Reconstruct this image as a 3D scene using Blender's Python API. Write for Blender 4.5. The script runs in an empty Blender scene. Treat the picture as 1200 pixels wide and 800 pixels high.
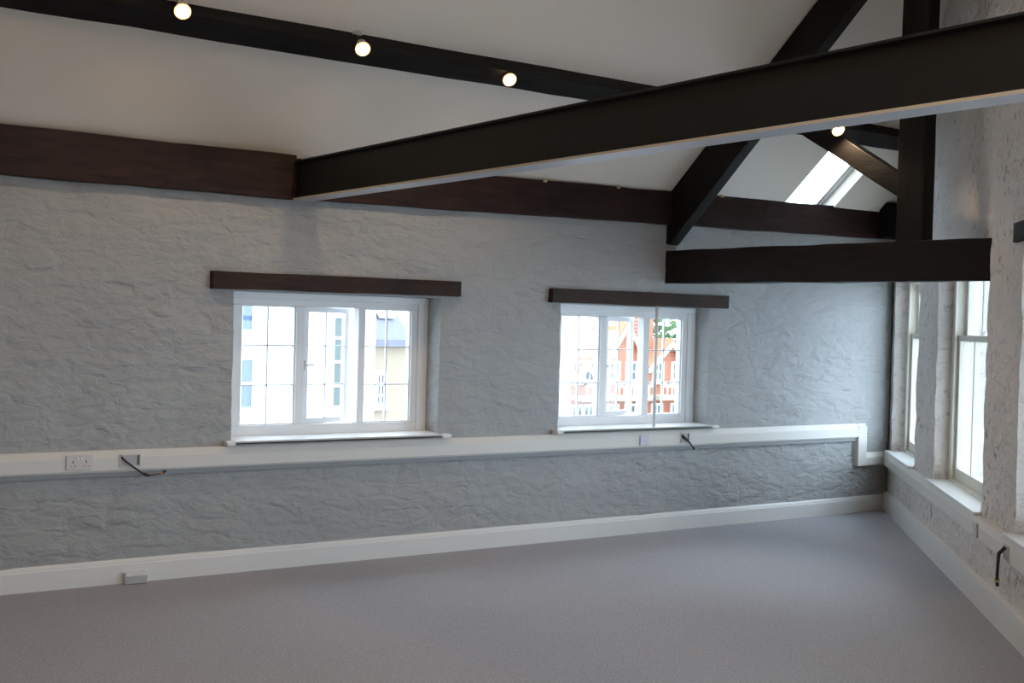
import bpy, bmesh, math, random
from mathutils import Vector, Matrix, noise
random.seed(4)
S = bpy.context.scene
COL = S.collection
R = math.radians

# ---------------------------------------------------------------- camera
# room axes: X runs along the long window wall, Y points at that wall, Z is up
PIT, ROLL, AW, AR = R(-.8592), R(1.552), R(54.891), R(8.8618)
cp, sp, cr, sr = math.cos(PIT), math.sin(PIT), math.cos(ROLL), math.sin(ROLL)
F = Vector((0, cp, sp)); U0 = Vector((0, -sp, cp)); R0 = Vector((1, 0, 0))
RT = cr*R0 + sr*U0; UP = -sr*R0 + cr*U0
M3 = Matrix(((math.sin(AW), math.cos(AW), 0), (-math.cos(AW), math.sin(AW), 0), (0, 0, 1)))
F, UP, RT = M3@F, M3@UP, M3@RT
cam = bpy.data.objects.new('camera', bpy.data.cameras.new('camera'))
COL.objects.link(cam)
cam.matrix_world = Matrix(((RT.x, UP.x, -F.x, 0), (RT.y, UP.y, -F.y, 0), (RT.z, UP.z, -F.z, 1.55), (0, 0, 0, 1)))
cam.data.sensor_width = 36; cam.data.lens = 1484/1200*36
cam.data.clip_end = 500
S.camera = cam

# ---------------------------------------------------------------- sky, exposure
SKY = 11.5
LAMP_W = 22.0
S.view_settings.view_transform = 'Standard'; S.view_settings.look = 'None'
S.view_settings.gamma = 1; S.view_settings.use_curve_mapping = False
S.view_settings.exposure = -0.45
w = bpy.data.worlds.new('overcast_sky'); S.world = w; w.use_nodes = True
bg = w.node_tree.nodes['Background']
bg.inputs[0].default_value = (.67, .82, 1.0, 1); bg.inputs[1].default_value = SKY

# ---------------------------------------------------------------- layout numbers
D = 7.174                                   # distance of the long wall
SL = .85                                    # roof slope
ZE = 2.54                                   # height where the slope meets the long wall
WD = Vector((-math.cos(AW-AR), -math.sin(AW-AR), 0))      # along the right wall, away from the corner
WN = Vector((-WD.y, WD.x, 0))                              # out through the right wall
CB = Vector((9.072, D, 0))
CW = CB + WN*.035
RIDGE_V = 4.93; RIDGE_Z = ZE + SL*(D-RIDGE_V)
BACK = -2.5; LEFTX = -3.0; BACKZ = 2.9
RAD = {}

# ---------------------------------------------------------------- materials
def mat(name, col, rough=.6, spec=.5, metal=0):
    m = bpy.data.materials.new(name); m.use_nodes = True
    b = m.node_tree.nodes['Principled BSDF']
    b.inputs['Base Color'].default_value = (*col, 1); b.inputs['Roughness'].default_value = rough
    b.inputs['Specular IOR Level'].default_value = spec; b.inputs['Metallic'].default_value = metal
    return m
class NT:
    def __init__(s, m): s.m = m; s.t = m.node_tree; s.n = s.t.nodes; s.b = s.n['Principled BSDF']
    def new(s, k, **kw):
        q = s.n.new(k)
        for a, v in kw.items():
            if a.startswith('i_'): q.inputs[a[2:].replace('_', ' ')].default_value = v
            else: setattr(q, a, v)
        return q
    def l(s, a, b): s.t.links.new(a, b)
    def coords(s, scale, kind='Object'):
        c = s.new('ShaderNodeTexCoord'); mp = s.new('ShaderNodeMapping'); mp.inputs['Scale'].default_value = scale
        s.l(c.outputs[kind], mp.inputs[0]); return mp.outputs[0]
    def noise(s, vec, scale, detail=4, rough=.5, dist=0):
        q = s.new('ShaderNodeTexNoise', i_Scale=scale, i_Detail=detail, i_Roughness=rough, i_Distortion=dist); s.l(vec, q.inputs['Vector']); return q.outputs['Fac']
    def ramp(s, fac, stops):
        q = s.new('ShaderNodeValToRGB'); e = q.color_ramp.elements
        while len(e) < len(stops): e.new(.5)
        for k, (p, c) in zip(e, stops): k.position = p; k.color = (*c, 1)
        s.l(fac, q.inputs[0]); return q.outputs[0]
    def mix(s, a, b, fac, mode='MIX'):
        q = s.new('ShaderNodeMix', data_type='RGBA', blend_type=mode)
        for v, i in ((fac, 0), (a, 6), (b, 7)):
            if hasattr(v, 'links'): s.l(v, q.inputs[i])
            else: q.inputs[i].default_value = v if i == 0 else (*v, 1)
        return q.outputs[2]
    def math(s, op, a, b=0.):
        q = s.new('ShaderNodeMath', operation=op)
        for i, v in enumerate((a, b)):
            if hasattr(v, 'links'): s.l(v, q.inputs[i])
            else: q.inputs[i].default_value = v
        return q.outputs[0]
    def bump(s, h, dist, strength=1., prev=None):
        q = s.new('ShaderNodeBump', i_Distance=dist, i_Strength=strength); s.l(h, q.inputs['Height'])
        if prev: s.l(prev, q.inputs['Normal'])
        s.l(q.outputs[0], s.b.inputs['Normal']); return q.outputs[0]

def wood(name, sc, c0, c1, rough=.55):
    m = mat(name, c0, rough, .2); t = NT(m)
    v = t.coords(sc)
    n1 = t.noise(v, 3, 6, .6, .4); n2 = t.noise(t.coords((1, 1, 1)), 3.2, 3)
    c = t.ramp(n1, [(.3, c0), (.72, c1)])
    c = t.mix(c, (c0[0]*.5, c0[1]*.5, c0[2]*.5), t.math('MULTIPLY', t.math('SUBTRACT', n2, .35), 1.2))
    t.l(c, t.b.inputs['Base Color']); t.bump(n1, .004, .6)
    return m
DK0, DK1 = (.004, .0036, .0032), (.013, .0105, .009)
RD0, RD1 = (.012, .007, .006), (.050, .022, .018)
M_plate = wood('reddish_stained_wood', (1.2, 9, 9), RD0, RD1)
M_lint = wood('brown_stained_wood', (1.2, 12, 12), (.018, .010, .0065), (.060, .028, .017))
M_woodx = wood('dark_wood_lengthwise', (1.2, 10, 10), DK0, DK1)
M_woody = wood('dark_wood_crosswise', (10, 1.2, 10), DK0, DK1)
M_woodz = wood('dark_wood_upright', (10, 10, 1.2), DK0, DK1)
M_tie = wood('brown_black_wood', (10, 1.2, 10), (.006, .0045, .004), (.022, .014, .011))

def masonry(name, base, pit, pitth, sx, sy):
    """whitewashed rubble stone: uneven courses, knobbly paint"""
    m = mat(name, base, .75, .3); t = NT(m)
    v0 = t.coords((1, 1, 1))
    warp = t.new('ShaderNodeTexNoise', i_Scale=3.5, i_Detail=3.); t.l(v0, warp.inputs['Vector'])
    sub = t.new('ShaderNodeVectorMath', operation='MULTIPLY_ADD')
    t.l(warp.outputs['Color'], sub.inputs[0]); sub.inputs[1].default_value = (.22, .22, .14); t.l(v0, sub.inputs[2])
    mp = t.new('ShaderNodeMapping'); mp.inputs['Scale'].default_value = (sx, sy, 9.5); t.l(sub.outputs[0], mp.inputs[0])
    vo = t.new('ShaderNodeTexVoronoi', feature='DISTANCE_TO_EDGE', i_Scale=1.); t.l(mp.outputs[0], vo.inputs['Vector'])
    edge = t.ramp(vo.outputs['Distance'], [(.0, (0, 0, 0)), (.16, (1, 1, 1))])
    vc = t.new('ShaderNodeTexVoronoi', feature='F1', i_Scale=1.); t.l(mp.outputs[0], vc.inputs['Vector'])
    tone = t.new('ShaderNodeSeparateColor'); t.l(vc.outputs['Color'], tone.inputs[0])
    n1 = t.noise(t.coords((1, 1, 1.9)), 6.5, 5, .56, .5)
    n2 = t.noise(v0, 1.3, 3)
    n3 = t.noise(t.coords((1, 1, 1)), 17, 3, .55, .2)
    h = t.math('ADD', t.math('MULTIPLY', edge, .11), t.math('MULTIPLY', n1, 1.0))
    h = t.math('ADD', h, t.math('MULTIPLY', tone.outputs[0], .25))
    amp = t.math('ADD', .35, t.math('MULTIPLY', t.noise(v0, 2.1, 2), 1.3))
    h = t.math('MULTIPLY', h, amp)
    t.bump(h, .030, 1.0)
    c = t.mix((base[0]*.93, base[1]*.93, base[2]*.93), (base[0]*1.05, base[1]*1.05, base[2]*1.05), n2)
    spots = t.ramp(n3, [(pitth, (1, 1, 1)), (pitth+.11, (0, 0, 0))])
    patch = t.ramp(t.noise(v0, 1.9, 2), [(.38, (.12, .12, .12)), (.62, (1, 1, 1))])
    c = t.mix(c, pit, t.math('MULTIPLY', t.math('MULTIPLY', spots, patch), .75))
    t.l(c, t.b.inputs['Base Color'])
    return m
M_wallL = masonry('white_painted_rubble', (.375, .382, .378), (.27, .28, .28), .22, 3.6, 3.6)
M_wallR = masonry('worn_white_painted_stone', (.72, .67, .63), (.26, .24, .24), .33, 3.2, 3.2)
M_plain = mat('cream_white_plaster', (.86, .80, .71), .8, .3)
t = NT(M_plain); t.bump(t.noise(t.coords((1, 1, 1)), 2.2, 3), .02, .35)
M_white = mat('white_gloss_paint', (.76, .76, .74), .35, .5)
t = NT(M_white); t.bump(t.noise(t.coords((1, 1, 1)), 30, 2), .001, .3)
M_skirt = mat('white_skirting_paint', (.74, .73, .71), .4, .5)
M_frame = mat('window_frame_paint', (.78, .78, .78), .35)
M_cream = mat('cream_sash_paint', (.80, .77, .68), .4)
M_pvc = mat('white_trunking_plastic', (.66, .64, .60), .4)
M_pvcR = mat('cream_trunking_plastic', (.74, .71, .65), .4)
M_trunk_shade = mat('under_trunk_shade_grey', (.27, .28, .29), .5)
M_plug = mat('grey_white_socket_plastic', (.60, .57, .54), .35)
M_plugl = mat('lilac_grey_plastic', (.56, .56, .63), .35)
M_hole = mat('dark_grey_plastic', (.10, .10, .10), .5)
M_boxin = mat('grey_back_box', (.44, .43, .44), .6)
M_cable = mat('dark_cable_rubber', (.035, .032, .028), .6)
M_copper = mat('orange_wire', (.55, .22, .05), .5)
M_brown = mat('brown_wire', (.10, .05, .04), .6)
M_steel = mat('black_painted_steel', (.011, .011, .010), .5, .3)
t = NT(M_steel); t.bump(t.noise(t.coords((1, 1, 1)), 5, 3), .003, .4)
M_flange = mat('grey_flange_paint', (.40, .40, .43), .4, .5)
M_edge = mat('flange_edge_highlight', (.58, .50, .40), .35, .5)
M_lampb = mat('brushed_white_metal', (.6, .57, .52), .35)
M_ring = mat('warm_glow_fringe', (.8, .6, .4)); M_ring.node_tree.nodes['Principled BSDF'].inputs['Emission Color'].default_value = (1, .50, .16, 1); M_ring.node_tree.nodes['Principled BSDF'].inputs['Emission Strength'].default_value = 1.3
M_chrome = mat('bright_chrome', (.7, .7, .7), .2, .5, 1)
M_block = mat('pale_yellow_wood', (.55, .42, .2), .6)
M_bulb = mat('warm_lit_bulb', (1, 1, 1))
b = M_bulb.node_tree.nodes['Principled BSDF']; b.inputs['Emission Color'].default_value = (1, .62, .28, 1); b.inputs['Emission Strength'].default_value = 28

M_carpet = mat('grey_carpet', (.2, .2, .21), .95, .1); t = NT(M_carpet)
v = t.coords((1, 1, 1)); a = t.noise(v, 110, 3, .7); b2 = t.noise(v, 35, 3, .6); b3 = t.noise(v, 1.5, 3)
c = t.ramp(a, [(.3, (.26, .26, .28)), (.7, (.56, .56, .60))]); c = t.mix(c, (.40, .39, .415), t.math('MULTIPLY', b2, .45))
c = t.mix(c, (.48, .47, .48), t.math('MULTIPLY', b3, .35))
t.l(c, t.b.inputs['Base Color']); t.bump(a, .006, .9)

def glass(name, tint=(1, 1, 1), refl=.08):
    m = bpy.data.materials.new(name); m.use_nodes = True; n = m.node_tree.nodes; l = m.node_tree.links
    n.remove(n['Principled BSDF'])
    tr = n.new('ShaderNodeBsdfTransparent'); tr.inputs[0].default_value = (*tint, 1)
    gl = n.new('ShaderNodeBsdfGlossy'); gl.inputs['Roughness'].default_value = .02
    lw = n.new('ShaderNodeLayerWeight'); lw.inputs[0].default_value = .5
    pw = n.new('ShaderNodeMath'); pw.operation = 'POWER'; pw.inputs[1].default_value = 4.; l.new(lw.outputs['Facing'], pw.inputs[0])
    ml = n.new('ShaderNodeMath'); ml.operation = 'MULTIPLY_ADD'; ml.inputs[1].default_value = .55; ml.inputs[2].default_value = .045; l.new(pw.outputs[0], ml.inputs[0])
    mx = n.new('ShaderNodeMixShader'); l.new(ml.outputs[0], mx.inputs[0]); l.new(tr.outputs[0], mx.inputs[1]); l.new(gl.outputs[0], mx.inputs[2])
    l.new(mx.outputs[0], n['Material Output'].inputs[0]); return m
M_glass = glass('clear_window_glass', (.97, .985, .98))

# ---------------------------------------------------------------- mesh helpers
class Fr:
    """a local frame: point(x,y,z) -> world"""
    def __init__(s, o, x, y, z=(0, 0, 1)): s.o, s.x, s.y, s.z = Vector(o), Vector(x), Vector(y), Vector(z)
    def __call__(s, x, y, z): return s.o + s.x*x + s.y*y + s.z*z
WORLD = Fr((0, 0, 0), (1, 0, 0), (0, 1, 0))
LW = Fr((0, D, 0), (1, 0, 0), (0, -1, 0))          # y>0 stands out into the room
RW = Fr(CW, WD, -WN)
nrm = Vector((0, SL, 1)).normalized(); slp = Vector((0, -1, SL)).normalized()
CE = Fr((0, D, ZE), (1, 0, 0), slp, -nrm)          # ceiling: x along, y up the slope, z down into the room

class MB:
    def __init__(s): s.bm = bmesh.new()
    def box(s, fr, x0, x1, y0, y1, z0, z1):
        vs = [s.bm.verts.new(fr(x, y, z)) for x in (x0, x1) for y in (y0, y1) for z in (z0, z1)]
        for f in ((0, 1, 3, 2), (4, 6, 7, 5), (0, 4, 5, 1), (2, 3, 7, 6), (0, 2, 6, 4), (1, 5, 7, 3)):
            s.bm.faces.new([vs[i] for i in f])
        return s
    def prism(s, fr, poly, x0, x1, ax='x'):
        """extrude a polygon; ax is the axis of extrusion"""
        def P(t_, a, b): return fr(t_, a, b) if ax == 'x' else (fr(a, t_, b) if ax == 'y' else fr(a, b, t_))
        A = [s.bm.verts.new(P(x0, a, b)) for a, b in poly]; B = [s.bm.verts.new(P(x1, a, b)) for a, b in poly]
        n = len(poly); s.bm.faces.new(A); s.bm.faces.new(B[::-1])
        for i in range(n): s.bm.faces.new((A[i], B[i], B[(i+1) % n], A[(i+1) % n]))
        return s
    def beam(s, a, b, side, w_, h_, seg=14, wob=.004, seed=0):
        """timber from a to b: slightly uneven; side = width direction"""
        a, b = Vector(a), Vector(b); d = (b-a).normalized(); sd = Vector(side); sd = (sd - d*sd.dot(d)).normalized(); up = sd.cross(d)
        rings = []
        for i in range(seg+1):
            p = a.lerp(b, i/seg); rg = []
            for j, (sx, sy) in enumerate(((-1, -1), (1, -1), (1, 1), (-1, 1))):
                q = p + sd*(sx*w_/2) + up*(sy*h_/2)
                e = Vector((seed*3.1+i*.45, j*5.3, 1.7))
                rg.append(s.bm.verts.new(q + sd*noise.noise(e)*wob + up*noise.noise(e+Vector((9, 0, 0)))*wob))
            rings.append(rg)
        s.bm.faces.new(rings[0]); s.bm.faces.new(rings[-1][::-1])
        for i in range(seg):
            for j in range(4):
                k = (j+1) % 4; s.bm.faces.new((rings[i][j], rings[i+1][j], rings[i+1][k], rings[i][k]))
        return s
    def tube(s, pts, r, n=8, caps=True):
        pts = [Vector(p) for p in pts]; rs = r if isinstance(r, (list, tuple)) else [r]*len(pts); rings = []
        ref = None
        for i, p in enumerate(pts):
            d = (pts[min(i+1, len(pts)-1)] - pts[max(i-1, 0)]).normalized()
            if ref is None: ref = Vector((0, 0, 1)) if abs(d.z) < .9 else Vector((1, 0, 0))
            x = (ref - d*ref.dot(d)).normalized(); ref = x; y = d.cross(x)
            rings.append([s.bm.verts.new(p + (x*math.cos(2*math.pi*k/n) + y*math.sin(2*math.pi*k/n))*rs[i]) for k in range(n)])
        for i in range(len(pts)-1):
            for k in range(n): s.bm.faces.new((rings[i][k], rings[i][(k+1) % n], rings[i+1][(k+1) % n], rings[i+1][k]))
        if caps: s.bm.faces.new(rings[0][::-1]); s.bm.faces.new(rings[-1])
        return s
    def build(s, name, m, parent=None, bevel=0, smooth=False, keep=False):
        bmesh.ops.recalc_face_normals(s.bm, faces=s.bm.faces[:])
        me = bpy.data.meshes.new(name); 
        if parent is None and not keep:
            xs = [v.co for v in s.bm.verts]
            c = Vector(((min(v.x for v in xs)+max(v.x for v in xs))/2, (min(v.y for v in xs)+max(v.y for v in xs))/2, min(v.z for v in xs)))
        elif parent is not None: c = RAD.get(parent.name, Vector((0, 0, 0)))
        else: c = Vector((0, 0, 0))
        bmesh.ops.translate(s.bm, verts=s.bm.verts[:], vec=-c)
        s.bm.to_mesh(me); s.bm.free()
        if smooth:
            for p in me.polygons: p.use_smooth = True
        ms = m if isinstance(m, list) else [m]
        for q in ms: me.materials.append(q)
        o = bpy.data.objects.new(name, me); COL.objects.link(o)
        if parent is not None: o.parent = parent; RAD[o.name] = c      # children of o share the same offset
        else: o.location = c; RAD[o.name] = c
        if bevel:
            bv = o.modifiers.new('bevel', 'BEVEL'); bv.width = bevel; bv.segments = 2; bv.limit_method = 'ANGLE'
        return o
def fix_child(o):
    pass
def empty(name, loc, label=None, cat=None, group=None, kind=None):
    o = bpy.data.objects.new(name, None); COL.objects.link(o); o.location = loc; o.empty_display_size = .1
    RAD[o.name] = Vector(loc); tag(o, label, cat, group, kind); return o
def tag(o, label=None, cat=None, group=None, kind=None):
    for k, v_ in (('label', label), ('category', cat), ('group', group), ('kind', kind)):
        if v_: o[k] = v_
    return o
def struct(o, label=None): o['kind'] = 'structure'; return tag(o, label, None)

def slab(name, fr, xs, zs, holes, depth, m, amp=0., step=.1, ztop=None, splay=0.):
    """a wall or ceiling with openings: inner skin (uneven when amp>0), outer skin and the reveals between.
    fr: x along, y into the room, z up"""
    def axis(a, b, cuts):
        pts = sorted(set([a, b] + [c_ for c_ in cuts if a < c_ < b])); out = []
        for p, q in zip(pts, pts[1:]):
            n = max(1, round((q-p)/step)); out += [p + (q-p)*i/n for i in range(n)]
        return out + [pts[-1]]
    X = axis(xs[0], xs[1], [c_ for h in holes for c_ in h[:2]]); Z = axis(zs[0], zs[1], [c_ for h in holes for c_ in h[2:4]])
    bm = bmesh.new(); inner = {}; outer = {}
    def off(x, z):
        if not amp: return 0
        p = Vector((x*3.1, z*6.5, xs[0])); q = Vector((x*9, z*17, 4.2))
        return amp*(noise.noise(p)*1.1 + noise.noise(q)*.55 + noise.noise(q*2.3)*.25 + noise.noise(Vector((x*.9, z*.9, 9)))*1.0)
    def offx(x, z): return amp*.9*noise.noise(Vector((x*2, z*8, 7.7))) if amp else 0
    def V(store, i, j, dy):
        k = (i, j)
        if k not in store:
            x, z = X[i], Z[j]
            zz = min(z, ztop(x)) if ztop else z
            edge = any(h[0]-1e-6 <= x <= h[1]+1e-6 and h[2]-1e-6 <= z <= h[3]+1e-6 for h in holes)
            if dy is None:
                ex = offx(x, z) if (edge and 0 < i < len(X)-1) else 0
                store[k] = bm.verts.new(fr(x+ex, min(off(x, z), .012), zz))
            else: store[k] = bm.verts.new(fr(x, dy, zz))
        return store[k]
    def solid(i, j):
        if not (0 <= i < len(X)-1 and 0 <= j < len(Z)-1): return False
        cx, cz = (X[i]+X[i+1])/2, (Z[j]+Z[j+1])/2
        if ztop and Z[j] >= max(ztop(X[i]), ztop(X[i+1])) - 1e-6: return False
        return not any(h[0] < cx < h[1] and h[2] < cz < h[3] for h in holes)
    for i in range(len(X)-1):
        for j in range(len(Z)-1):
            if not solid(i, j): continue
            for st, dy in ((inner, None), (outer, -depth)):
                q = [V(st, i, j, dy), V(st, i+1, j, dy), V(st, i+1, j+1, dy), V(st, i, j+1, dy)]
                try: bm.faces.new(q if dy is None else q[::-1])
                except ValueError: pass
            for (a, b_, di, dj) in (((i, j), (i+1, j), 0, -1), ((i+1, j), (i+1, j+1), 1, 0), ((i+1, j+1), (i, j+1), 0, 1), ((i, j+1), (i, j), -1, 0)):
                if not solid(i+di, j+dj):
                    try: bm.faces.new((V(inner, *a, None), V(outer, *a, -depth), V(outer, *b_, -depth), V(inner, *b_, None)))
                    except ValueError: pass
    bmesh.ops.remove_doubles(bm, verts=bm.verts[:], dist=1e-5)
    h = MB(); h.bm.free(); h.bm = bm
    return struct(h.build(name, m))

# ---------------------------------------------------------------- room shell
O1, O2 = (3.0, 4.455, .79, 1.70), (5.46, 6.915, .79, 1.70)
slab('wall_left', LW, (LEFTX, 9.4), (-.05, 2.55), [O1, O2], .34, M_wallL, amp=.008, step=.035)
SA, SB, SC = (.12, 1.38, .50, 2.04), (2.20, 3.82, .50, 2.04), (4.62, 6.1, .50, 2.04)
SD_, SE_ = (6.9, 8.3, .50, 2.04), (9.2, 10.6, .50, 2.04)
def rtop(s_):
    v_ = (CW + WD*s_).y
    return ZE + SL*(D-v_) + .05 if v_ > RIDGE_V else RIDGE_Z + (v_-RIDGE_V)*(RIDGE_Z-BACKZ)/(RIDGE_V-BACK) + .05
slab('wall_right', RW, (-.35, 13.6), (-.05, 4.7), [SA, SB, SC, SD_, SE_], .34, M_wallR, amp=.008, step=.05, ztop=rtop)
BK = Fr((0, BACK, 0), (1, 0, 0), (0, 1, 0)); SDW = Fr((LEFTX, 0, 0), (0, 1, 0), (1, 0, 0))
slab('wall_back', BK, (LEFTX, .0), (-.05, BACKZ+.1), [], .3, M_wallL, step=.5)
def stop_(y): return (ZE + SL*(D-y) if y > RIDGE_V else RIDGE_Z + (y-RIDGE_V)*(RIDGE_Z-BACKZ)/(RIDGE_V-BACK)) + .05
slab('wall_side', SDW, (BACK, D), (-.05, 4.6), [], .3, M_wallL, step=.25, ztop=stop_)
# sloping ceiling with its roof window; the slab frame: x along, y(outward axis) , z up the slope
CEs = Fr((0, D, ZE), (1, 0, 0), -nrm, slp)
RL = (D-RIDGE_V)*math.sqrt(1+SL*SL)
SKH = (7.67, 8.25, -.12, .64)
slab('ceiling', CEs, (LEFTX-.3, 9.4), (-.25, RL+.02), [SKH], .16, M_plain, step=.25)
nr_ = Vector((0, BACK-RIDGE_V, BACKZ-RIDGE_Z)); nl_ = nr_.length; nr_.normalize(); nn_ = Vector((0, -nr_.z, nr_.y)); 
if nn_.z > 0: nn_ = -nn_
CN = Fr((0, RIDGE_V, RIDGE_Z), (1, 0, 0), nn_, nr_)
slab('ceiling', CN, (LEFTX-.3, 9.4), (-.02, nl_+.3), [(2.2, 2.9, 2.2, 3.2)], .16, M_plain, step=.4)
fl = MB(); P_ = [(LEFTX-.1, BACK-.1), (CW.x+.1, BACK-.1), (CW.x+.1, D+.1), (LEFTX-.1, D+.1)]
corner = CW + WD*13.6
poly = [(LEFTX-.05, BACK-.05), (corner.x+.2, BACK-.05), (CW.x+.15, D+.05), (LEFTX-.05, D+.05)]
fl.prism(WORLD, poly, -.12, 0, 'z'); struct(fl.build('floor', M_carpet))

# skirting boards with a moulded top edge
def skirt_poly(h, t_): return [(0, 0), (t_, 0), (t_, h*.78), (t_*.72, h*.82), (t_*.72, h*.88), (t_*.35, h*.97), (t_*.2, h), (0, h)]
sk = MB(); sk.prism(LW, [(a-.012 if a == 0 else a, b) for a, b in skirt_poly(.138, .022)], LEFTX, 9.06); struct(sk.build('baseboard_left', M_skirt, bevel=.002))
RB = Fr(CB, WD, -WN)
sk = MB(); sk.prism(RB, [(a-.045 if a == 0 else a, b) for a, b in skirt_poly(.160, .004)], .0, 13.2); struct(sk.build('baseboard_right', M_skirt, bevel=.002))

# ---------------------------------------------------------------- long-wall windows
def casement_window(idx, o, cols):
    u0, u1, z0, z1 = o
    root = struct(empty('window_%d' % idx, (u0, D, z0)))
    A, B = -.24, -.165                     # frame depth range behind the wall face
    gz0, gz1 = .868, 1.615
    m = MB()
    m.box(LW, u0, u1, A, B, z0, gz0); m.box(LW, u0, u1, A, B, gz1, z1)
    m.box(LW, u0, u1, B, B+.018, 1.655, z1-.002)
    m.box(LW, u0, cols[0], A, B, gz0, gz1); m.box(LW, cols[5], u1, A, B, gz0, gz1)
    m.box(LW, cols[1], cols[2], A, B, gz0, gz1); m.box(LW, cols[3], cols[4], A, B, gz0, gz1)
    m.box(LW, cols[5]+.045, u1, B, B+.012, z0+.01, 1.655)
    m.build('window_frame', M_frame, root, bevel=.004)
    def sash(fr, wdt, rail, handle=False):
        s_ = MB(); h0, h1 = gz0, gz1
        s_.box(fr, 0, wdt, 0, .04, h0, h0+rail); s_.box(fr, 0, wdt, 0, .04, h1-rail, h1)
        s_.box(fr, 0, rail, 0, .04, h0+rail, h1-rail); s_.box(fr, wdt-rail, wdt, 0, .04, h0+rail, h1-rail)
        bx = wdt/2; H = h1-h0
        s_.box(fr, bx-.0045, bx+.0045, .010, .030, h0+rail, h1-rail)
        for k in (1, 2): s_.box(fr, rail, wdt-rail, .010, .030, h0+H*k/3-.0045, h0+H*k/3+.0045)
        q = s_.build('casement', M_frame, root, bevel=.002)
        p = MB().box(fr, rail, wdt-rail, .018, .022, h0+rail, h1-rail).build('pane', M_glass, q)
        if handle:
            hd = MB(); zc = (h0+h1)/2
            hd.box(fr, .004, .02, .04, .052, zc-.03, zc+.03); hd.tube([fr(.012, .052, zc), fr(.012, .065, zc), fr(.06, .07, zc+.004)], .006)
            hd.build('handle', M_frame, q, bevel=.002)
    sash(Fr((cols[0], D, 0), (1, 0, 0), (0, -1, 0)) if 0 else Fr((cols[0], D+.22, 0), (1, 0, 0), (0, -1, 0)), cols[1]-cols[0], .008)
    sash(Fr((cols[4], D+.22, 0), (1, 0, 0), (0, -1, 0)), cols[5]-cols[4], .008)
    th = R(13)
    sash(Fr((cols[2]+.004, D+.235, 0), (math.cos(th), math.sin(th), 0), (math.sin(th), -math.cos(th), 0)), cols[3]-cols[2]-.01, .034, True)
    # stay arm that holds the open light
    st = MB(); st.tube([LW(cols[3]-.05, -.19, gz0+.02), LW(cols[3]-.09, -.29, gz0+.022)], .004); st.build('stay', M_chrome, root)
    return root
casement_window(1, O1, [3.125, 3.492, 3.55, 3.935, 3.985, 4.335])
casement_window(2, O2, [5.60, 5.968, 6.025, 6.39, 6.45, 6.79])
for (u0, u1, z0, z1), nm in ((O1, 'white window board under the left of the two casement windows'), (O2, 'white window board under the casement window nearer the room corner')):
    s_ = MB(); s_.prism(LW, [(-.17, .782), (.062, .768), (.072, .776), (.072, .788), (.062, .797), (-.17, .806)], u0, u1)
    s_.prism(LW, [(.004, .768), (.062, .768), (.072, .776), (.072, .788), (.062, .797), (.004, .797)], u0-.05, u1+.07)
    struct(s_.build('trim_%d' % (1 if u0 < 4 else 2), M_white, bevel=.002), nm)

# lintels
def lintel(a, b, hgt, label, seed, dp=.05):
    m = MB(); m.beam(a, b, (0, 1, 0), dp+.12, hgt, 10, .006, seed)
    return tag(m.build('window_lintel', M_lint, bevel=.004), label, 'lintel')
lintel((2.845, D+.032, 1.755), (4.583, D+.032, 1.762), .103, 'long dark brown timber lintel over the left casement window', 1)
lintel((5.347, D+.032, 1.748), (7.07, D+.032, 1.752), .100, 'dark brown timber lintel over the casement window nearer the room corner', 2)

# ---------------------------------------------------------------- sash windows in the right wall
def sash_window(idx, o):
    s0, s1, z0, z1 = o
    root = struct(empty('window_%d' % idx, RW(s0, 0, z0)))
    y0, y1 = -.26, -.10; f_ = .07
    m = MB()
    m.box(RW, s0, s0+f_, y0, y1, z0, z1); m.box(RW, s1-f_, s1, y0, y1, z0, z1)
    m.box(RW, s0+f_, s1-f_, y0, y1, z1-f_, z1)
    m.prism(RW, [(y0, z0), (y1+.0, z0), (y1, z0+.045), (y0, z0+.06)], s0+f_, s1-f_)
    for x in (s0+f_, s1-f_-.016): m.box(RW, x, x+.016, y1-.016, y1, z0+.05, z1-f_)      # staff beads
    m.build('window_frame', M_cream, root, bevel=.003)
    zm = 1.52
    def sash(a, b, ya, nm):
        x0, x1 = s0+f_+.004, s1-f_-.004; t_ = .045
        q = MB()
        q.box(RW, x0, x0+.05, ya, ya+t_, a, b); q.box(RW, x1-.05, x1, ya, ya+t_, a, b)
        ra, rb = (.075, .04) if nm == 'lower_sash' else (.04, .05)
        q.box(RW, x0+.05, x1-.05, ya, ya+t_, a, a+ra); q.box(RW, x0+.05, x1-.05, ya, ya+t_, b-rb, b)
        for k in (1, 2):
            xc = x0 + (x1-x0)*k/3; q.box(RW, xc-.010, xc+.010, ya+.008, ya+t_-.008, a+ra, b-rb)
        g = q.build(nm, M_cream, root, bevel=.003)
        MB().box(RW, x0+.05, x1-.05, ya+.02, ya+.024, a+ra, b-rb).build('pane', M_glass, g)
        return g
    sash(zm-.02, z1-f_, y0+.04, 'upper_sash')
    lo = sash(z0+.05, zm+.025, y1-.075, 'lower_sash')
    c_ = MB(); xc = (s0+s1)/2; c_.box(RW, xc-.03, xc+.03, y1-.07, y1-.035, zm+.025, zm+.035); c_.tube([RW(xc-.02, y1-.05, zm+.04), RW(xc+.03, y1-.045, zm+.05)], .006)
    c_.build('sash_lock', M_chrome, lo)
    return root
for i, o in enumerate((SA, SB, SC, SD_, SE_)): sash_window(3+i, o)
for k, (o, lab) in enumerate(((SA, 'white window board of the sash window in the far corner'), (SB, 'white window board of the middle sash window'), (SC, 'white window board at the right edge of the photo'))):
    s_ = MB(); s_.box(RW, o[0]+.003, o[1]-.003, -.105, .02, .500, .532); s_.box(RW, o[0]-.03, o[1]+.04, .014, .055, .512, .532)
    struct(s_.build('trim_%d' % (3+k), M_white, bevel=.004), lab)
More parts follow.
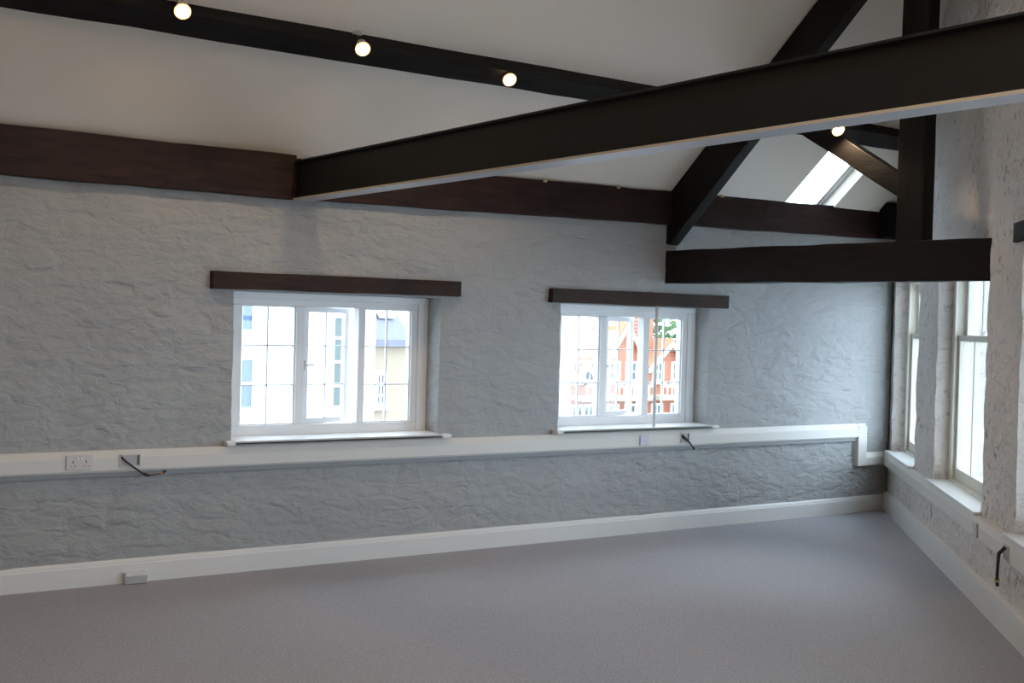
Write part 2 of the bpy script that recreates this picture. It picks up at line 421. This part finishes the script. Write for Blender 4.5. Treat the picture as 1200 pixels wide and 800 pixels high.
tag(MB().beam(RW(4.48, -.04, 2.09), RW(6.3, -.04, 2.09), WN, .13, .10, 8, .006, 5).build('window_lintel', M_woodx, bevel=.004), 'dark timber lintel end at the right edge above the nearest sash window', 'lintel')
for o in (SA, SB):
    pass
# ---------------------------------------------------------------- cable trunking
def trunk_poly(z0, z1, d):
    h = z1-z0
    return [(-.015, z0+.004), (d*.62, z0+.004), (d*.62, z0+h*.10), (d, z0+h*.12), (d, z0+h*.68), (d*.93, z0+h*.70), (d*.93, z0+h*.73), (d*.9, z0+h*.74), (d*.55, z1), (-.015, z1)]
tr = empty('cable_trunking', (5, D, .40), 'long white plastic cable trunking along the long wall, stepping down near the corner', 'trunking')
m = MB(); m.prism(LW, trunk_poly(.638, .766, .05), LEFTX, 8.655); m.build('horizontal_run', M_pvc, tr, bevel=.002)
m = MB(); m.box(LW, 8.655, 8.765, -.015, .05, .402, .742); m.box(LW, 8.655, 8.765, -.015, .034, .742, .766); m.build('drop_section', M_pvc, tr, bevel=.003)
m = MB(); m.prism(LW, trunk_poly(.392, .512, .048), 8.765, 9.035); m.build('low_run', M_pvc, tr, bevel=.002)
m = MB(); m.box(LW, LEFTX, 8.655, -.01, .030, .618, .641); m.build('shadow_gap_strip', M_trunk_shade, tr)  # grey strip paints in the shadow line under the trunking
tr2 = empty('cable_trunking', RB(5, 0, .38), 'cream plastic cable trunking running below the sash windows', 'trunking')
m = MB(); m.prism(RB, [(a-.04 if a < 0 else a*.4, b) for a, b in trunk_poly(.388, .512, .05)], -.03, 13.0); m.build('horizontal_run', M_pvcR, tr2, bevel=.002)

# ---------------------------------------------------------------- sockets and openings on the trunking
def at(x, y, plane_pt, n):
    d = F + RT*((x-600)/1484) + UP*((400-y)/1484); c0 = Vector((0, 0, 1.55))
    return c0 + d*((Vector(plane_pt)-c0).dot(n)/d.dot(n))
def double_socket(u, z):
    r = empty('wall_socket', LW(u, .05, z), 'white double power socket on the trunking, at the far left', 'socket')
    MB().box(LW, u-.073, u+.073, .05, .059, z-.041, z+.041).build('face_plate', M_plug, r, bevel=.003)
    for sx in (-.036, .036):
        h = MB(); h.box(LW, u+sx-.003, u+sx+.003, .0585, .0598, z-.002, z+.012)
        for q in (-.011, .011): h.box(LW, u+sx+q-.0035, u+sx+q+.0035, .0585, .0598, z-.022, z-.017)
        h.build('pin_holes', M_hole, r)
    for sx in (-.012, .012): MB().box(LW, u+sx-.006, u+sx+.006, .0588, .0635, z+.016, z+.03).build('switch', M_white, r, bevel=.001)
double_socket(2.09, .706)
r = empty('wall_socket', LW(6.23, .05, .70), 'blank lilac grey plate on the trunking below the right casement window', 'socket')
MB().box(LW, 6.19, 6.275, .05, .060, .665, .738).build('face_plate', M_plugl, r, bevel=.003)
for q in (6.20, 6.265): MB().tube([LW(q, .060, .70), LW(q, .0615, .70)], .003).build('screw', M_chrome, r)
def aperture(fr, u0, u1, z0, z1, y, label, lip=M_plug):
    r_ = empty('cable_outlet', fr((u0+u1)/2, y, z0), label, 'cable outlet')
    m = MB(); t_ = .006
    for a in ((u0, u1, z0, z0+t_), (u0, u1, z1-t_, z1), (u0, u0+t_, z0, z1), (u1-t_, u1, z0, z1)): m.box(fr, a[0], a[1], y, y+.006, a[2], a[3])
    m.build('rim', lip, r_)
    MB().box(fr, u0+t_, u1-t_, y, y+.001, z0+t_, z1-t_).build('back_box', M_boxin, r_)
    MB().box(fr, u1-.018, u1-.008, y+.001, y+.004, z0+.008, z1-.006).build('side_slot', M_hole, r_)
    return r_
ap = aperture(LW, 2.315, 2.435, .672, .742, .05, 'open cable outlet with a dangling cable, beside the double socket')
m = MB(); m.tube([LW(2.325, .052, .728), LW(2.345, .068, .705), LW(2.385, .085, .672), LW(2.42, .095, .645), LW(2.445, .10, .628)], .006)
m.tube([LW(2.44, .10, .632), LW(2.47, .10, .622)], .009); m.build('cable', M_cable, ap, smooth=True)
m = MB(); m.tube([LW(2.465, .10, .623), LW(2.52, .098, .628), LW(2.545, .098, .632)], .004); m.build('bare_wire', M_brown, ap, smooth=True)
m = MB(); m.tube([LW(2.535, .098, .631), LW(2.55, .098, .635)], .0055); m.build('wire_end', M_copper, ap)
m = MB(); m.tube([LW(2.55, .098, .635), LW(2.568, .098, .645)], .008); m.build('cable_tip', M_cable, ap)
ap = aperture(LW, 6.60, 6.69, .672, .745, .05, 'small open cable outlet with a short black cable, below the right casement window')
m = MB(); m.tube([LW(6.607, .053, .725), LW(6.64, .068, .700), LW(6.67, .08, .67), LW(6.70, .085, .635)], [.012, .010, .007, .005]); m.build('cable', M_cable, ap, smooth=True)
m = MB(); m.tube([LW(6.70, .085, .64), LW(6.712, .085, .618)], .009); m.build('cable_tip', M_cable, ap)

pq = at(1148, 625, CB, WN); s_q = (pq-CB).dot(WD)
r = empty('wall_socket', RB(s_q, .02, .45), 'pale socket plate on the trunking below the sash windows', 'socket')
MB().box(RB, s_q-.06, s_q+.06, .02, .032, .405, .485).build('face_plate', M_plug, r, bevel=.003)
MB().box(RB, s_q-.02, s_q+.02, .032, .036, .43, .46).build('switch', M_white, r, bevel=.002)
pq = at(1185, 655, CB, WN); s_q = (pq-CB).dot(WD)
ap = aperture(RB, s_q-.07, s_q+.05, .405, .482, .02, 'open outlet with a black cable hanging down below the sash windows')
m = MB(); m.tube([RB(s_q, .03, .475), RB(s_q-.005, .06, .44), RB(s_q-.02, .06, .38), RB(s_q-.05, .055, .30), RB(s_q-.06, .05, .265)], [.010, .010, .008, .008, .009]); m.build('cable', M_cable, ap, smooth=True)
m = MB(); m.tube([RB(s_q-.052, .055, .300), RB(s_q-.056, .053, .288)], .014); m.build('cable_tie', M_block, ap)
# small junction box on the skirting
u_ = at(158, 675, LW(0, .03, 0), Vector((0, 1, 0))).x
jb = empty('junction_box', LW(u_, .03, .0), 'small white junction box low on the skirting board, lower left', 'junction box')
MB().box(LW, u_-.065, u_+.065, .02, .068, .002, .066).build('housing', M_skirt, jb, bevel=.004)
MB().box(LW, u_-.060, u_+.060, .068, .071, .005, .048).build('cover', M_boxin, jb, bevel=.002)
# thin conduit in front of the second window
u_ = at(768, 430, LW(0, .035, 0), Vector((0, 1, 0))).x
cd = MB(); cd.tube([LW(u_, .035, .798), LW(u_, .035, 1.2), LW(u_+.002, .035, 1.703)], .013, 12)
tag(cd.build('conduit_pipe', M_white, smooth=True), 'thin upright white pipe standing on the sill before the right casement window', 'pipe')
# thin dark tube standing in for the shadowed plaster gap in the corner
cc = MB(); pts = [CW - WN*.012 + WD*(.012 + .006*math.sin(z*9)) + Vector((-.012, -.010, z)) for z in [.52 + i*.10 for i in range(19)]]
cc.tube(pts, [.004 + .005*abs(noise.noise(p*7)) for p in pts]); tag(cc.build('corner_gap_strip', M_cable, smooth=True), 'thin dark strip standing in for the shadowed gap up the far corner of the room', 'cable')  # stand-in for the gap, no real cable; shares the cable material and category

# ---------------------------------------------------------------- roof timbers
def timber(name, a, b, side, w_, h_, m, label, cat, seed, seg=16, wob=.008):
    return tag(MB().beam(a, b, side, w_, h_, seg, wob, seed).build(name, m, bevel=.006), label, cat)
timber('wall_beam', (LEFTX, D+.02, 2.403), (3.36, D+.02, 2.400), (0, 1, 0), .16, .268, M_plate, 'reddish brown wall beam left of where the steel beam meets the wall', 'beam', 11, 40)
timber('wall_beam', (3.36, D+.03, 2.393), (9.10, D+.03, 2.484), (0, 1, 0), .16, .248, M_plate, 'reddish brown wall beam above both window lintels, right of the steel beam', 'beam', 12, 36)
# purlin: lies along the slope
def on_ceil(y_): return CE(0, y_, 0)
yp0 = ((D-6.56))*math.sqrt(1+SL*SL)
pa = CE(LEFTX, yp0+.115, .045); pb = CE(9.15, yp0+.075, .045)
timber('roof_purlin', pa, pb, slp, .132, .12, M_woodx, 'long dark purlin under the sloping ceiling carrying the spotlights', 'beam', 13, 50)
# truss across the far end
TX = 6.44; TT = .10; XC = TX+TT/2
th_ = timber('tie_beam', (XC+.02, D+.03, 2.000), (XC+.02, 4.30, 1.990), (1, 0, 0), TT+.04, .247, M_tie, 'heavy dark tie beam spanning from the long wall to the sash window wall', 'beam', 21, 20)
timber('king_post', (XC, 4.965, 2.113), (XC, 4.965, RIDGE_Z-.12), (0, 1, 0), .20, TT, M_woodz, 'upright dark king post standing on the tie beam', 'post', 22, 16, .006)
rf0 = CE(XC, -.13, .125); rf1 = CE(XC, RL-.05, .125)
m = MB(); m.prism(Fr((0, 0, 0), (1, 0, 0), (0, 1, 0)), [tuple(CE(0, -.0, .0))[1:], tuple(CE(0, RL-.02, .0))[1:], (RIDGE_V, RIDGE_Z-.34), (D, 2.19), (D, ZE)][0:0] or
    [(D+.02, ZE-.02), (RIDGE_V+.10, RIDGE_Z-.10), (RIDGE_V+.10, RIDGE_Z-.42), (D-.03, 2.165), (D+.02, 2.175)], TX, TX+TT)
tag(m.build('principal_rafter', M_woody, bevel=.006), 'dark sloping rafter of the far truss, rising from the wall beam', 'rafter')
timber('truss_strut', (XC, 5.03, 2.445), (XC, 6.11, 3.08), (1, 0, 0), TT-.015, .125, M_woody, 'short slanting dark strut between king post and rafter', 'strut', 24, 10)
timber('corner_post', (8.86, D-.12, 2.36), (8.86, D-.12, 2.66), (1, 0, 0), .10, .10, M_woodz, 'short dark timber stub behind the king post in the far corner', 'post', 25, 4)

# steel I beam crossing the room
bx = 3.34; H0, H1 = 2.262, 2.50; FW = .135; V0, V1 = BACK+.02, D-.066
sb = empty('steel_beam', (bx+FW/2, (V0+V1)/2, H0), 'large black painted steel beam crossing the room overhead', 'steel beam')
m = MB(); m.prism(WORLD, [(bx+.030, H0+.010), (bx+FW-.045, H0+.010), (bx+FW-.045, H1-.010), (bx+.030, H1-.010)], V0, V1, 'y'); m.build('web', M_steel, sb)
m = MB(); m.prism(WORLD, [(bx, H1-.011), (bx+FW, H1-.011), (bx+FW, H1), (bx, H1)], V0, V1, 'y'); m.build('top_flange', M_steel, sb, bevel=.002)
m = MB(); m.prism(WORLD, [(bx, H0), (bx+FW, H0), (bx+FW, H0+.010), (bx, H0+.010)], V0, V1, 'y'); m.build('bottom_flange', M_flange, sb, bevel=.001)
m = MB(); m.prism(WORLD, [(bx-.003, H0-.001), (bx+.001, H0-.001), (bx+.001, H0+.010), (bx-.003, H0+.010)], V0, V1, 'y'); m.build('flange_highlight_strip', M_edge, sb)  # tan strip paints the highlight along the flange edge

# pale little blocks on top of the wall beam
for k, (x, y) in enumerate(((635, 215), (721, 224), (842, 230), (1016, 243))):
    p = at(x, y, LW(0, .02, 0), Vector((0, 1, 0)))
    lab = ['pale yellow block on the wall beam, just right of the steel beam', 'pale yellow block on the wall beam, second from the steel beam', 'pale yellow block on the wall beam, just right of the rafter foot', 'pale yellow block on the wall beam near the skylight'][k]
    zt = 2.387 + (p.x-3.36)*.0169 + .118
    tag(MB().box(Fr((p.x, D-.045, zt-.004), (1, 0, 0), (0, 1, 0)), -.014, .014, -.02, .012, 0, .018).build('timber_block', M_block, bevel=.003), lab, 'wood block', 'pale blocks on the wall beam')

# skylight
sk = struct(empty('window_8', CEs(7.96, 0, .3)))
m = MB(); x0, x1, y0, y1 = SKH; dpt = -.10
for a in ((x0, x1, y0, y0+.035), (x0, x1, y1-.035, y1), (x0, x0+.035, y0+.035, y1-.035), (x1-.035, x1, y0+.035, y1-.035)): m.box(CEs, a[0], a[1], dpt-.05, dpt, a[2], a[3])
m.build('window_frame', M_white, sk, bevel=.003)
m = MB()
for a in ((x0+.035, x1-.035, y0+.035, y0+.06), (x0+.035, x1-.035, y1-.06, y1-.035), (x0+.035, x0+.058, y0+.06, y1-.06), (x1-.058, x1-.035, y0+.06, y1-.06)): m.box(CEs, a[0], a[1], dpt-.045, dpt-.012, a[2], a[3])
so = m.build('casement', M_cream, sk, bevel=.003)
MB().box(CEs, x0+.058, x1-.058, dpt-.032, dpt-.028, y0+.06, y1-.06).build('pane', M_glass, so)

# ---------------------------------------------------------------- spotlights
def spotlight(pos, aim, label, mount=None):
    pos = Vector(pos); aim = Vector(aim).normalized()
    r_ = empty('spotlight', pos, label, 'spotlight', 'spotlights along the purlin')
    x = aim.cross(Vector((0, 0, 1))).normalized(); y = x.cross(aim)
    A = Fr(pos, x, y, aim)
    up = pos + Vector((0, .075, .095)) 
    top = CE(pos.x, (D-(pos.y+.02))*math.sqrt(1+SL*SL)+.02, 0.0)
    top = pos + nrm*max(.04, (CE(0, 0, 0) - pos).dot(nrm))
    nrm_ = nrm
    if mount: top = Vector(mount); nrm_ = Vector((1, 0, 0))
    MB().tube([top - nrm_*.012, top + nrm_*.004], [.032, .034] if not mount else [.018, .020], 20).build('ceiling_rose', M_lampb, r_)
    MB().tube([top - nrm_*.01, pos - aim*.03], .006, 8).build('stem', M_lampb, r_)
    MB().tube([A(0, 0, -.065), A(0, 0, -.06), A(0, 0, -.03), A(0, 0, .0), A(0, 0, .004)], [.016, .030, .036, .043, .044], 24).build('housing', M_lampb, r_, smooth=False)
    bulb = MB().tube([A(0, 0, .003), A(0, 0, .012), A(0, 0, .018)], [.036, .034, .018], 24).build('bulb', M_bulb, r_, smooth=True)
    MB().tube([A(0, 0, .002), A(0, 0, .0065)], .043, 24).build('glow_fringe_ring', M_ring, r_)  # emissive ring added to draw the warm glow fringe round the bulb
    ld = bpy.data.lights.new('spotlight_beam', 'SPOT'); ld.energy = LAMP_W; ld.color = (1, .74, .48); ld.shadow_soft_size = .03; ld.spot_size = R(150); ld.spot_blend = .7
    lo = bpy.data.objects.new('spotlight_beam', ld); COL.objects.link(lo); lo.parent = r_
    lo.matrix_local = Matrix.Translation(aim*.045)
for (px, py, lab) in ((214, 13, 'lit warm spotlight on the purlin, nearest the left edge'), (425, 57, 'lit warm spotlight on the purlin, middle of the left three'), (597, 93, 'lit warm spotlight on the purlin, just left of the steel beam crossing'), (982, 153, 'lit warm spotlight fixed on the slanting strut, by the king post')):
    off = CE(0, 0, .125)
    if px == 982:                                   # this one is fixed to the side of the strut
        p = at(px, 152, (TX-.07, 0, 0), Vector((1, 0, 0)))
        spotlight(p, (-.25, -.80, -.62), lab, (TX+.006, p.y+.095, p.z+.012))
    else:
        spotlight(at(px, py, off, nrm), (-.25, -.80, -.62), lab)

# added warm fill lights near the other slope, out of view and without fixtures
for k in range(4):
    ld = bpy.data.lights.new('rear_fill_light', 'POINT'); ld.energy = 23; ld.color = (1, .68, .38); ld.shadow_soft_size = .05
    lo = bpy.data.objects.new('rear_fill_light', ld); COL.objects.link(lo); lo.location = (-1.6 + k*1.25, 1.6, 3.3)
# ---------------------------------------------------------------- portals guide sky light through the openings
def portal(c, x, y, sx, sy):
    """x,y: in-plane axes; light faces x cross y * -1"""
    ld = bpy.data.lights.new('daylight_portal', 'AREA'); ld.shape = 'RECTANGLE'; ld.size = sx; ld.size_y = sy; ld.cycles.is_portal = True
    o = bpy.data.objects.new('daylight_portal', ld); COL.objects.link(o)
    z = Vector(x).cross(Vector(y)); c = Vector(c)
    o.matrix_world = Matrix(((x[0], y[0], z[0], c.x), (x[1], y[1], z[1], c.y), (x[2], y[2], z[2], c.z), (0, 0, 0, 1)))
for o in (SA, SB, SC, SD_, SE_): portal(RW((o[0]+o[1])/2, -.3, (o[2]+o[3])/2), -WD, (0, 0, 1), o[1]-o[0], o[3]-o[2])
for o in (O1, O2): portal(LW((o[0]+o[1])/2, -.33, (o[2]+o[3])/2), (1, 0, 0), (0, 0, 1), o[1]-o[0], o[3]-o[2])
for h in ((2.2, 2.9, 2.2, 3.2),): portal(CN((h[0]+h[1])/2, -.15, (h[2]+h[3])/2), (-1, 0, 0), nr_*-1 if False else nr_, h[1]-h[0], h[3]-h[2])
portal(CEs(7.96, -.15, .35), (1, 0, 0), slp, .58, .58)
for a, b_ in (): portal(SDW((a+b_)/2, -.28, 1.45), (0, 1, 0), (0, 0, 1), b_-a, 1.3)

# ---------------------------------------------------------------- outside
GZ = -3.2
M_render = mat('white_rendered_wall', (.82, .82, .80), .8)
M_creamw = mat('cream_rendered_wall', (.31, .25, .18), .8)
M_slate = mat('grey_slate_roof', (.24, .24, .29), .7)
t = NT(M_slate); br = t.new('ShaderNodeTexBrick', i_Scale=5.); br.inputs['Color1'].default_value = (.16, .155, .20, 1); br.inputs['Color2'].default_value = (.13, .13, .17, 1); br.inputs['Mortar'].default_value = (.17, .17, .21, 1); br.inputs['Mortar Size'].default_value = .04
t.l(t.coords((1, 1, 1)), br.inputs['Vector']); t.l(br.outputs[0], t.b.inputs['Base Color'])
M_brick = mat('orange_red_brick', (.32, .10, .05), .8)
t = NT(M_brick); br = t.new('ShaderNodeTexBrick', i_Scale=6.); br.inputs['Color1'].default_value = (.38, .115, .045, 1); br.inputs['Color2'].default_value = (.30, .085, .035, 1); br.inputs['Mortar'].default_value = (.34, .22, .17, 1); br.inputs['Mortar Size'].default_value = .02
mp = t.coords((1, 1, 1)); sw = t.new('ShaderNodeSeparateXYZ'); cb = t.new('ShaderNodeCombineXYZ'); t.l(mp, sw.inputs[0]); t.l(sw.outputs[0], cb.inputs[0]); t.l(sw.outputs[2], cb.inputs[1]); t.l(cb.outputs[0], br.inputs['Vector']); t.l(br.outputs[0], t.b.inputs['Base Color'])
M_tile = mat('terracotta_roof_tile', (.42, .16, .075), .8)
M_blueg = mat('blue_reflecting_glass', (.045, .085, .19), .15)
M_greeng = mat('green_grey_glass', (.085, .115, .105), .2)
M_out = mat('white_outdoor_paint', (.7, .7, .68), .6)
M_stone = mat('buff_stone_dressing', (.45, .38, .27), .8)
M_leaf = mat('green_leaves', (.06, .12, .03), .7)
M_pave = mat('pale_grey_paving', (.45, .45, .45), .9)
M_bark = mat('grey_bark', (.10, .08, .06), .9)
g = MB().box(WORLD, -40, 60, -40, 70, GZ-.3, GZ); tag(g.build('ground', M_pave), 'pale paved ground outside the building', None, None, 'structure')
def out_window(bldg, u, v_, z0, w_, h_, gm, nx=2, nz=4, arch=False):
    fr = Fr((u, v_, z0), (1, 0, 0), (0, -1, 0))
    f_ = MB(); e = .05
    f_.box(fr, -w_/2-.05, w_/2+.05, 0, .10, -.06, 0); f_.box(fr, -w_/2, -w_/2+e, 0, .05, 0, h_); f_.box(fr, w_/2-e, w_/2, 0, .05, 0, h_)
    f_.box(fr, -w_/2+e, w_/2-e, 0, .05, 0, e)
    if arch:
        n = 8; R_ = w_/2
        f_.box(fr, -w_/2+e, w_/2-e, 0, .05, h_-e/2, h_+e/2)
        for k in range(n):
            a0, a1 = math.pi*k/n, math.pi*(k+1)/n
            f_.prism(fr, [(R_*math.cos(a0), h_+R_*.55*math.sin(a0)), (R_*math.cos(a1), h_+R_*.55*math.sin(a1)), ((R_-e)*math.cos(a1), h_+(R_-e)*.55*math.sin(a1)), ((R_-e)*math.cos(a0), h_+(R_-e)*.55*math.sin(a0))], 0, .05, 'y')
    else: f_.box(fr, -w_/2+e, w_/2-e, 0, .05, h_-e, h_)
    for k in range(1, nx): x = -w_/2 + w_*k/nx; f_.box(fr, x-.015, x+.015, .015, .045, e, h_-e/2)
    for k in range(1, nz): z = h_*k/nz; f_.box(fr, -w_/2+e, w_/2-e, .012, .042, z-.018, z+.018)
    q = f_.build('window', M_out, bldg)
    p = MB()
    poly = [(-w_/2+.02, .02), (w_/2-.02, .02), (w_/2-.02, h_)]
    if arch: poly += [((w_/2-.02)*math.cos(math.pi*k/8), h_+(w_/2-.02)*.55*math.sin(math.pi*k/8)) for k in range(1, 8)]
    poly += [(-w_/2+.02, h_)]
    p.prism(fr, poly, .004, .012, 'y'); p.build('pane', gm, q)
V1_ = 15.0
wb = empty('white_building', (5, V1_+3, GZ), 'white rendered building close opposite the left casement window', 'building')
MB().box(WORLD, -4, 8.30, V1_, V1_+6, GZ, 5).build('wall', M_render, wb)
MB().prism(WORLD, [(V1_-.3, 5), (V1_+6.3, 5), (V1_+3, 7)], -4.2, 8.5, 'x').build('roof', M_slate, wb)
for (u, z0, w_, h_) in ((6.36, 1.32, .40, 1.0), (6.36, .34, .44, .70), (4.6, 1.4, .5, 1.0), (3.0, 1.4, .5, 1.0), (4.6, .3, .5, .7)): out_window(wb, u, V1_, z0, w_, h_, M_blueg, 2, 2)
out_window(wb, 7.75, V1_, .34, .27, 1.26, M_greeng, 1, 4)
out_window(wb, 7.22, V1_, .34, .10, 1.26, M_greeng, 1, 2)
V2_ = 17.0
cb_ = empty('cream_building', (11, V2_+2, GZ), 'cream rendered house with grey slate roof beyond the white building', 'building')
MB().box(WORLD, 8.6, 9.99, V2_, V2_+5, GZ, 1.20).build('wall', M_creamw, cb_)
MB().box(WORLD, 8.5, 10.05, V2_-.14, V2_+.05, 1.14, 1.24).build('gutter', M_slate, cb_)
MB().prism(WORLD, [(V2_-.05, 1.24), (V2_+5.1, 1.24), (V2_+2.6, 3.1)], 8.5, 10.05, 'x').build('roof', M_slate, cb_)
for k in range(2):
    for j in range(2): MB().prism(WORLD, [(V2_+.35+k*.75, 1.56+k*.56), (V2_+.85+k*.75, 1.935+k*.56), (V2_+.83+k*.75, 1.975+k*.56), (V2_+.33+k*.75, 1.60+k*.56)], 9.3+j*.36, 9.58+j*.36, 'x').build('roof_window', M_out, cb_)
out_window(cb_, 9.50, V2_, .22, .20, .50, M_blueg, 2, 3, True)
out_window(cb_, 9.50, V2_, -1.6, .3, .8, M_blueg, 2, 3, True)
MB().box(WORLD, 9.99, 10.2, V2_+.2, V2_+4.6, GZ, 1.05).build('side_wall', M_brick, cb_)
V3_ = 22.0
def brick_house(u0, u1, eaves, peak, label, chim=None):
    h = empty('brick_house', ((u0+u1)/2, V3_+3, GZ), label, 'house'); c_ = (u0+u1)/2
    MB().prism(WORLD, [(u0, GZ), (u1, GZ), (u1, eaves), (c_, peak), (u0, eaves)], V3_, V3_+.9, 'y').build('wall', M_brick, h)
    for sgn, ue in ((-1, u0), (1, u1)):
        e = .18; dx = (ue-c_); dz = eaves-peak; k = 1.03
        MB().prism(WORLD, [(c_, peak+.02), (c_+dx*k, peak+dz*k+.02), (c_+dx*k, peak+dz*k+.12), (c_, peak+.13)], V3_-.15, V3_+.95, 'y').build('roof', M_tile, h)
        MB().prism(WORLD, [(c_, peak-.05), (c_+dx*k, peak+dz*k-.05), (c_+dx*k, peak+dz*k+.05), (c_, peak+.05)], V3_-.22, V3_-.15, 'y').build('bargeboard', M_out, h)
    for zz in (-.02, -.95):
        MB().box(WORLD, u0+.05, u1-.05, V3_-.55, V3_, zz-.10, zz).build('balcony_floor', M_stone, h)
        r_ = MB(); n = int((u1-u0)/.14)
        r_.box(WORLD, u0+.05, u1-.05, V3_-.55, V3_-.50, zz+.20, zz+.25)
        for k in range(n): x = u0+.08+k*(u1-u0-.16)/max(1, n-1); r_.box(WORLD, x-.015, x+.015, V3_-.54, V3_-.51, zz, zz+.20)
        r_.build('balustrade', M_out, h)
    wd = (u1-u0)
    for x in (u0+wd*.28, u0+wd*.72):
        out_window(h, x, V3_, .28, .34, .46, M_greeng, 2, 2); out_window(h, x, V3_, -.72, .34, .5, M_greeng, 2, 2)
    if chim: MB().box(WORLD, chim, chim+.35, V3_+.25, V3_+.75, eaves-.3, peak+1.1).build('chimney', M_brick, h)
    return h
brick_house(17.05, 17.78, .25, .62, 'low red brick building seen through the left light of the right casement window')
brick_house(17.95, 19.12, .72, 1.55, 'orange brick house with white gable edge in the middle light of the right window')
brick_house(19.22, 20.55, .55, 1.15, 'orange brick gabled house in the right light of the right casement window', 19.3)
pb_ = empty('pale_building', (14.0, 21, GZ), 'pale rendered block standing left of the brick houses', 'building')
MB().box(WORLD, 12.2, 15.2, 19.6, 24, GZ, 4).build('wall', M_render, pb_)
MB().prism(WORLD, [(19.4, 4), (24.2, 4), (21.8, 5.6)], 12, 15.4, 'x').build('roof', M_slate, pb_)
lp = MB(); lp.tube([(16.15, 20, GZ), (16.15, 20, 3.0)], [.05, .04], 12); lp.tube([(16.15, 20, 2.9), (16.15, 20, 3.1), (16.5, 19.9, 3.2)], .03, 10); tag(lp.build('lamp_post', M_out), 'pale grey lamp post outside the left light of the right window', 'post')
tr_ = empty('tree', (22.6, 26, GZ), 'green tree between the brick houses', 'tree')
MB().tube([(22.6, 26, GZ), (22.62, 26, -.5), (22.6, 26.05, 1.0)], [.18, .13, .08], 10).build('trunk', M_bark, tr_)
lf = bmesh.new()
for i in range(900):
    a = random.uniform(0, 2*math.pi); el = math.asin(random.uniform(-1, 1)); rr = random.uniform(.55, 1)
    c_ = Vector((22.6 + math.cos(a)*math.cos(el)*1.1*rr, 26 + math.sin(a)*math.cos(el)*1.1*rr, 1.0 + math.sin(el)*1.1*rr))
    d1 = Vector((random.gauss(0, 1), random.gauss(0, 1), random.gauss(0, 1))).normalized(); d2 = d1.orthogonal().normalized()
    vs = [lf.verts.new(c_ + d1*.13), lf.verts.new(c_ + d2*.07), lf.verts.new(c_ - d1*.13), lf.verts.new(c_ - d2*.07)]; lf.faces.new(vs)
h = MB(); h.bm.free(); h.bm = lf; h.build('foliage', M_leaf, tr_)
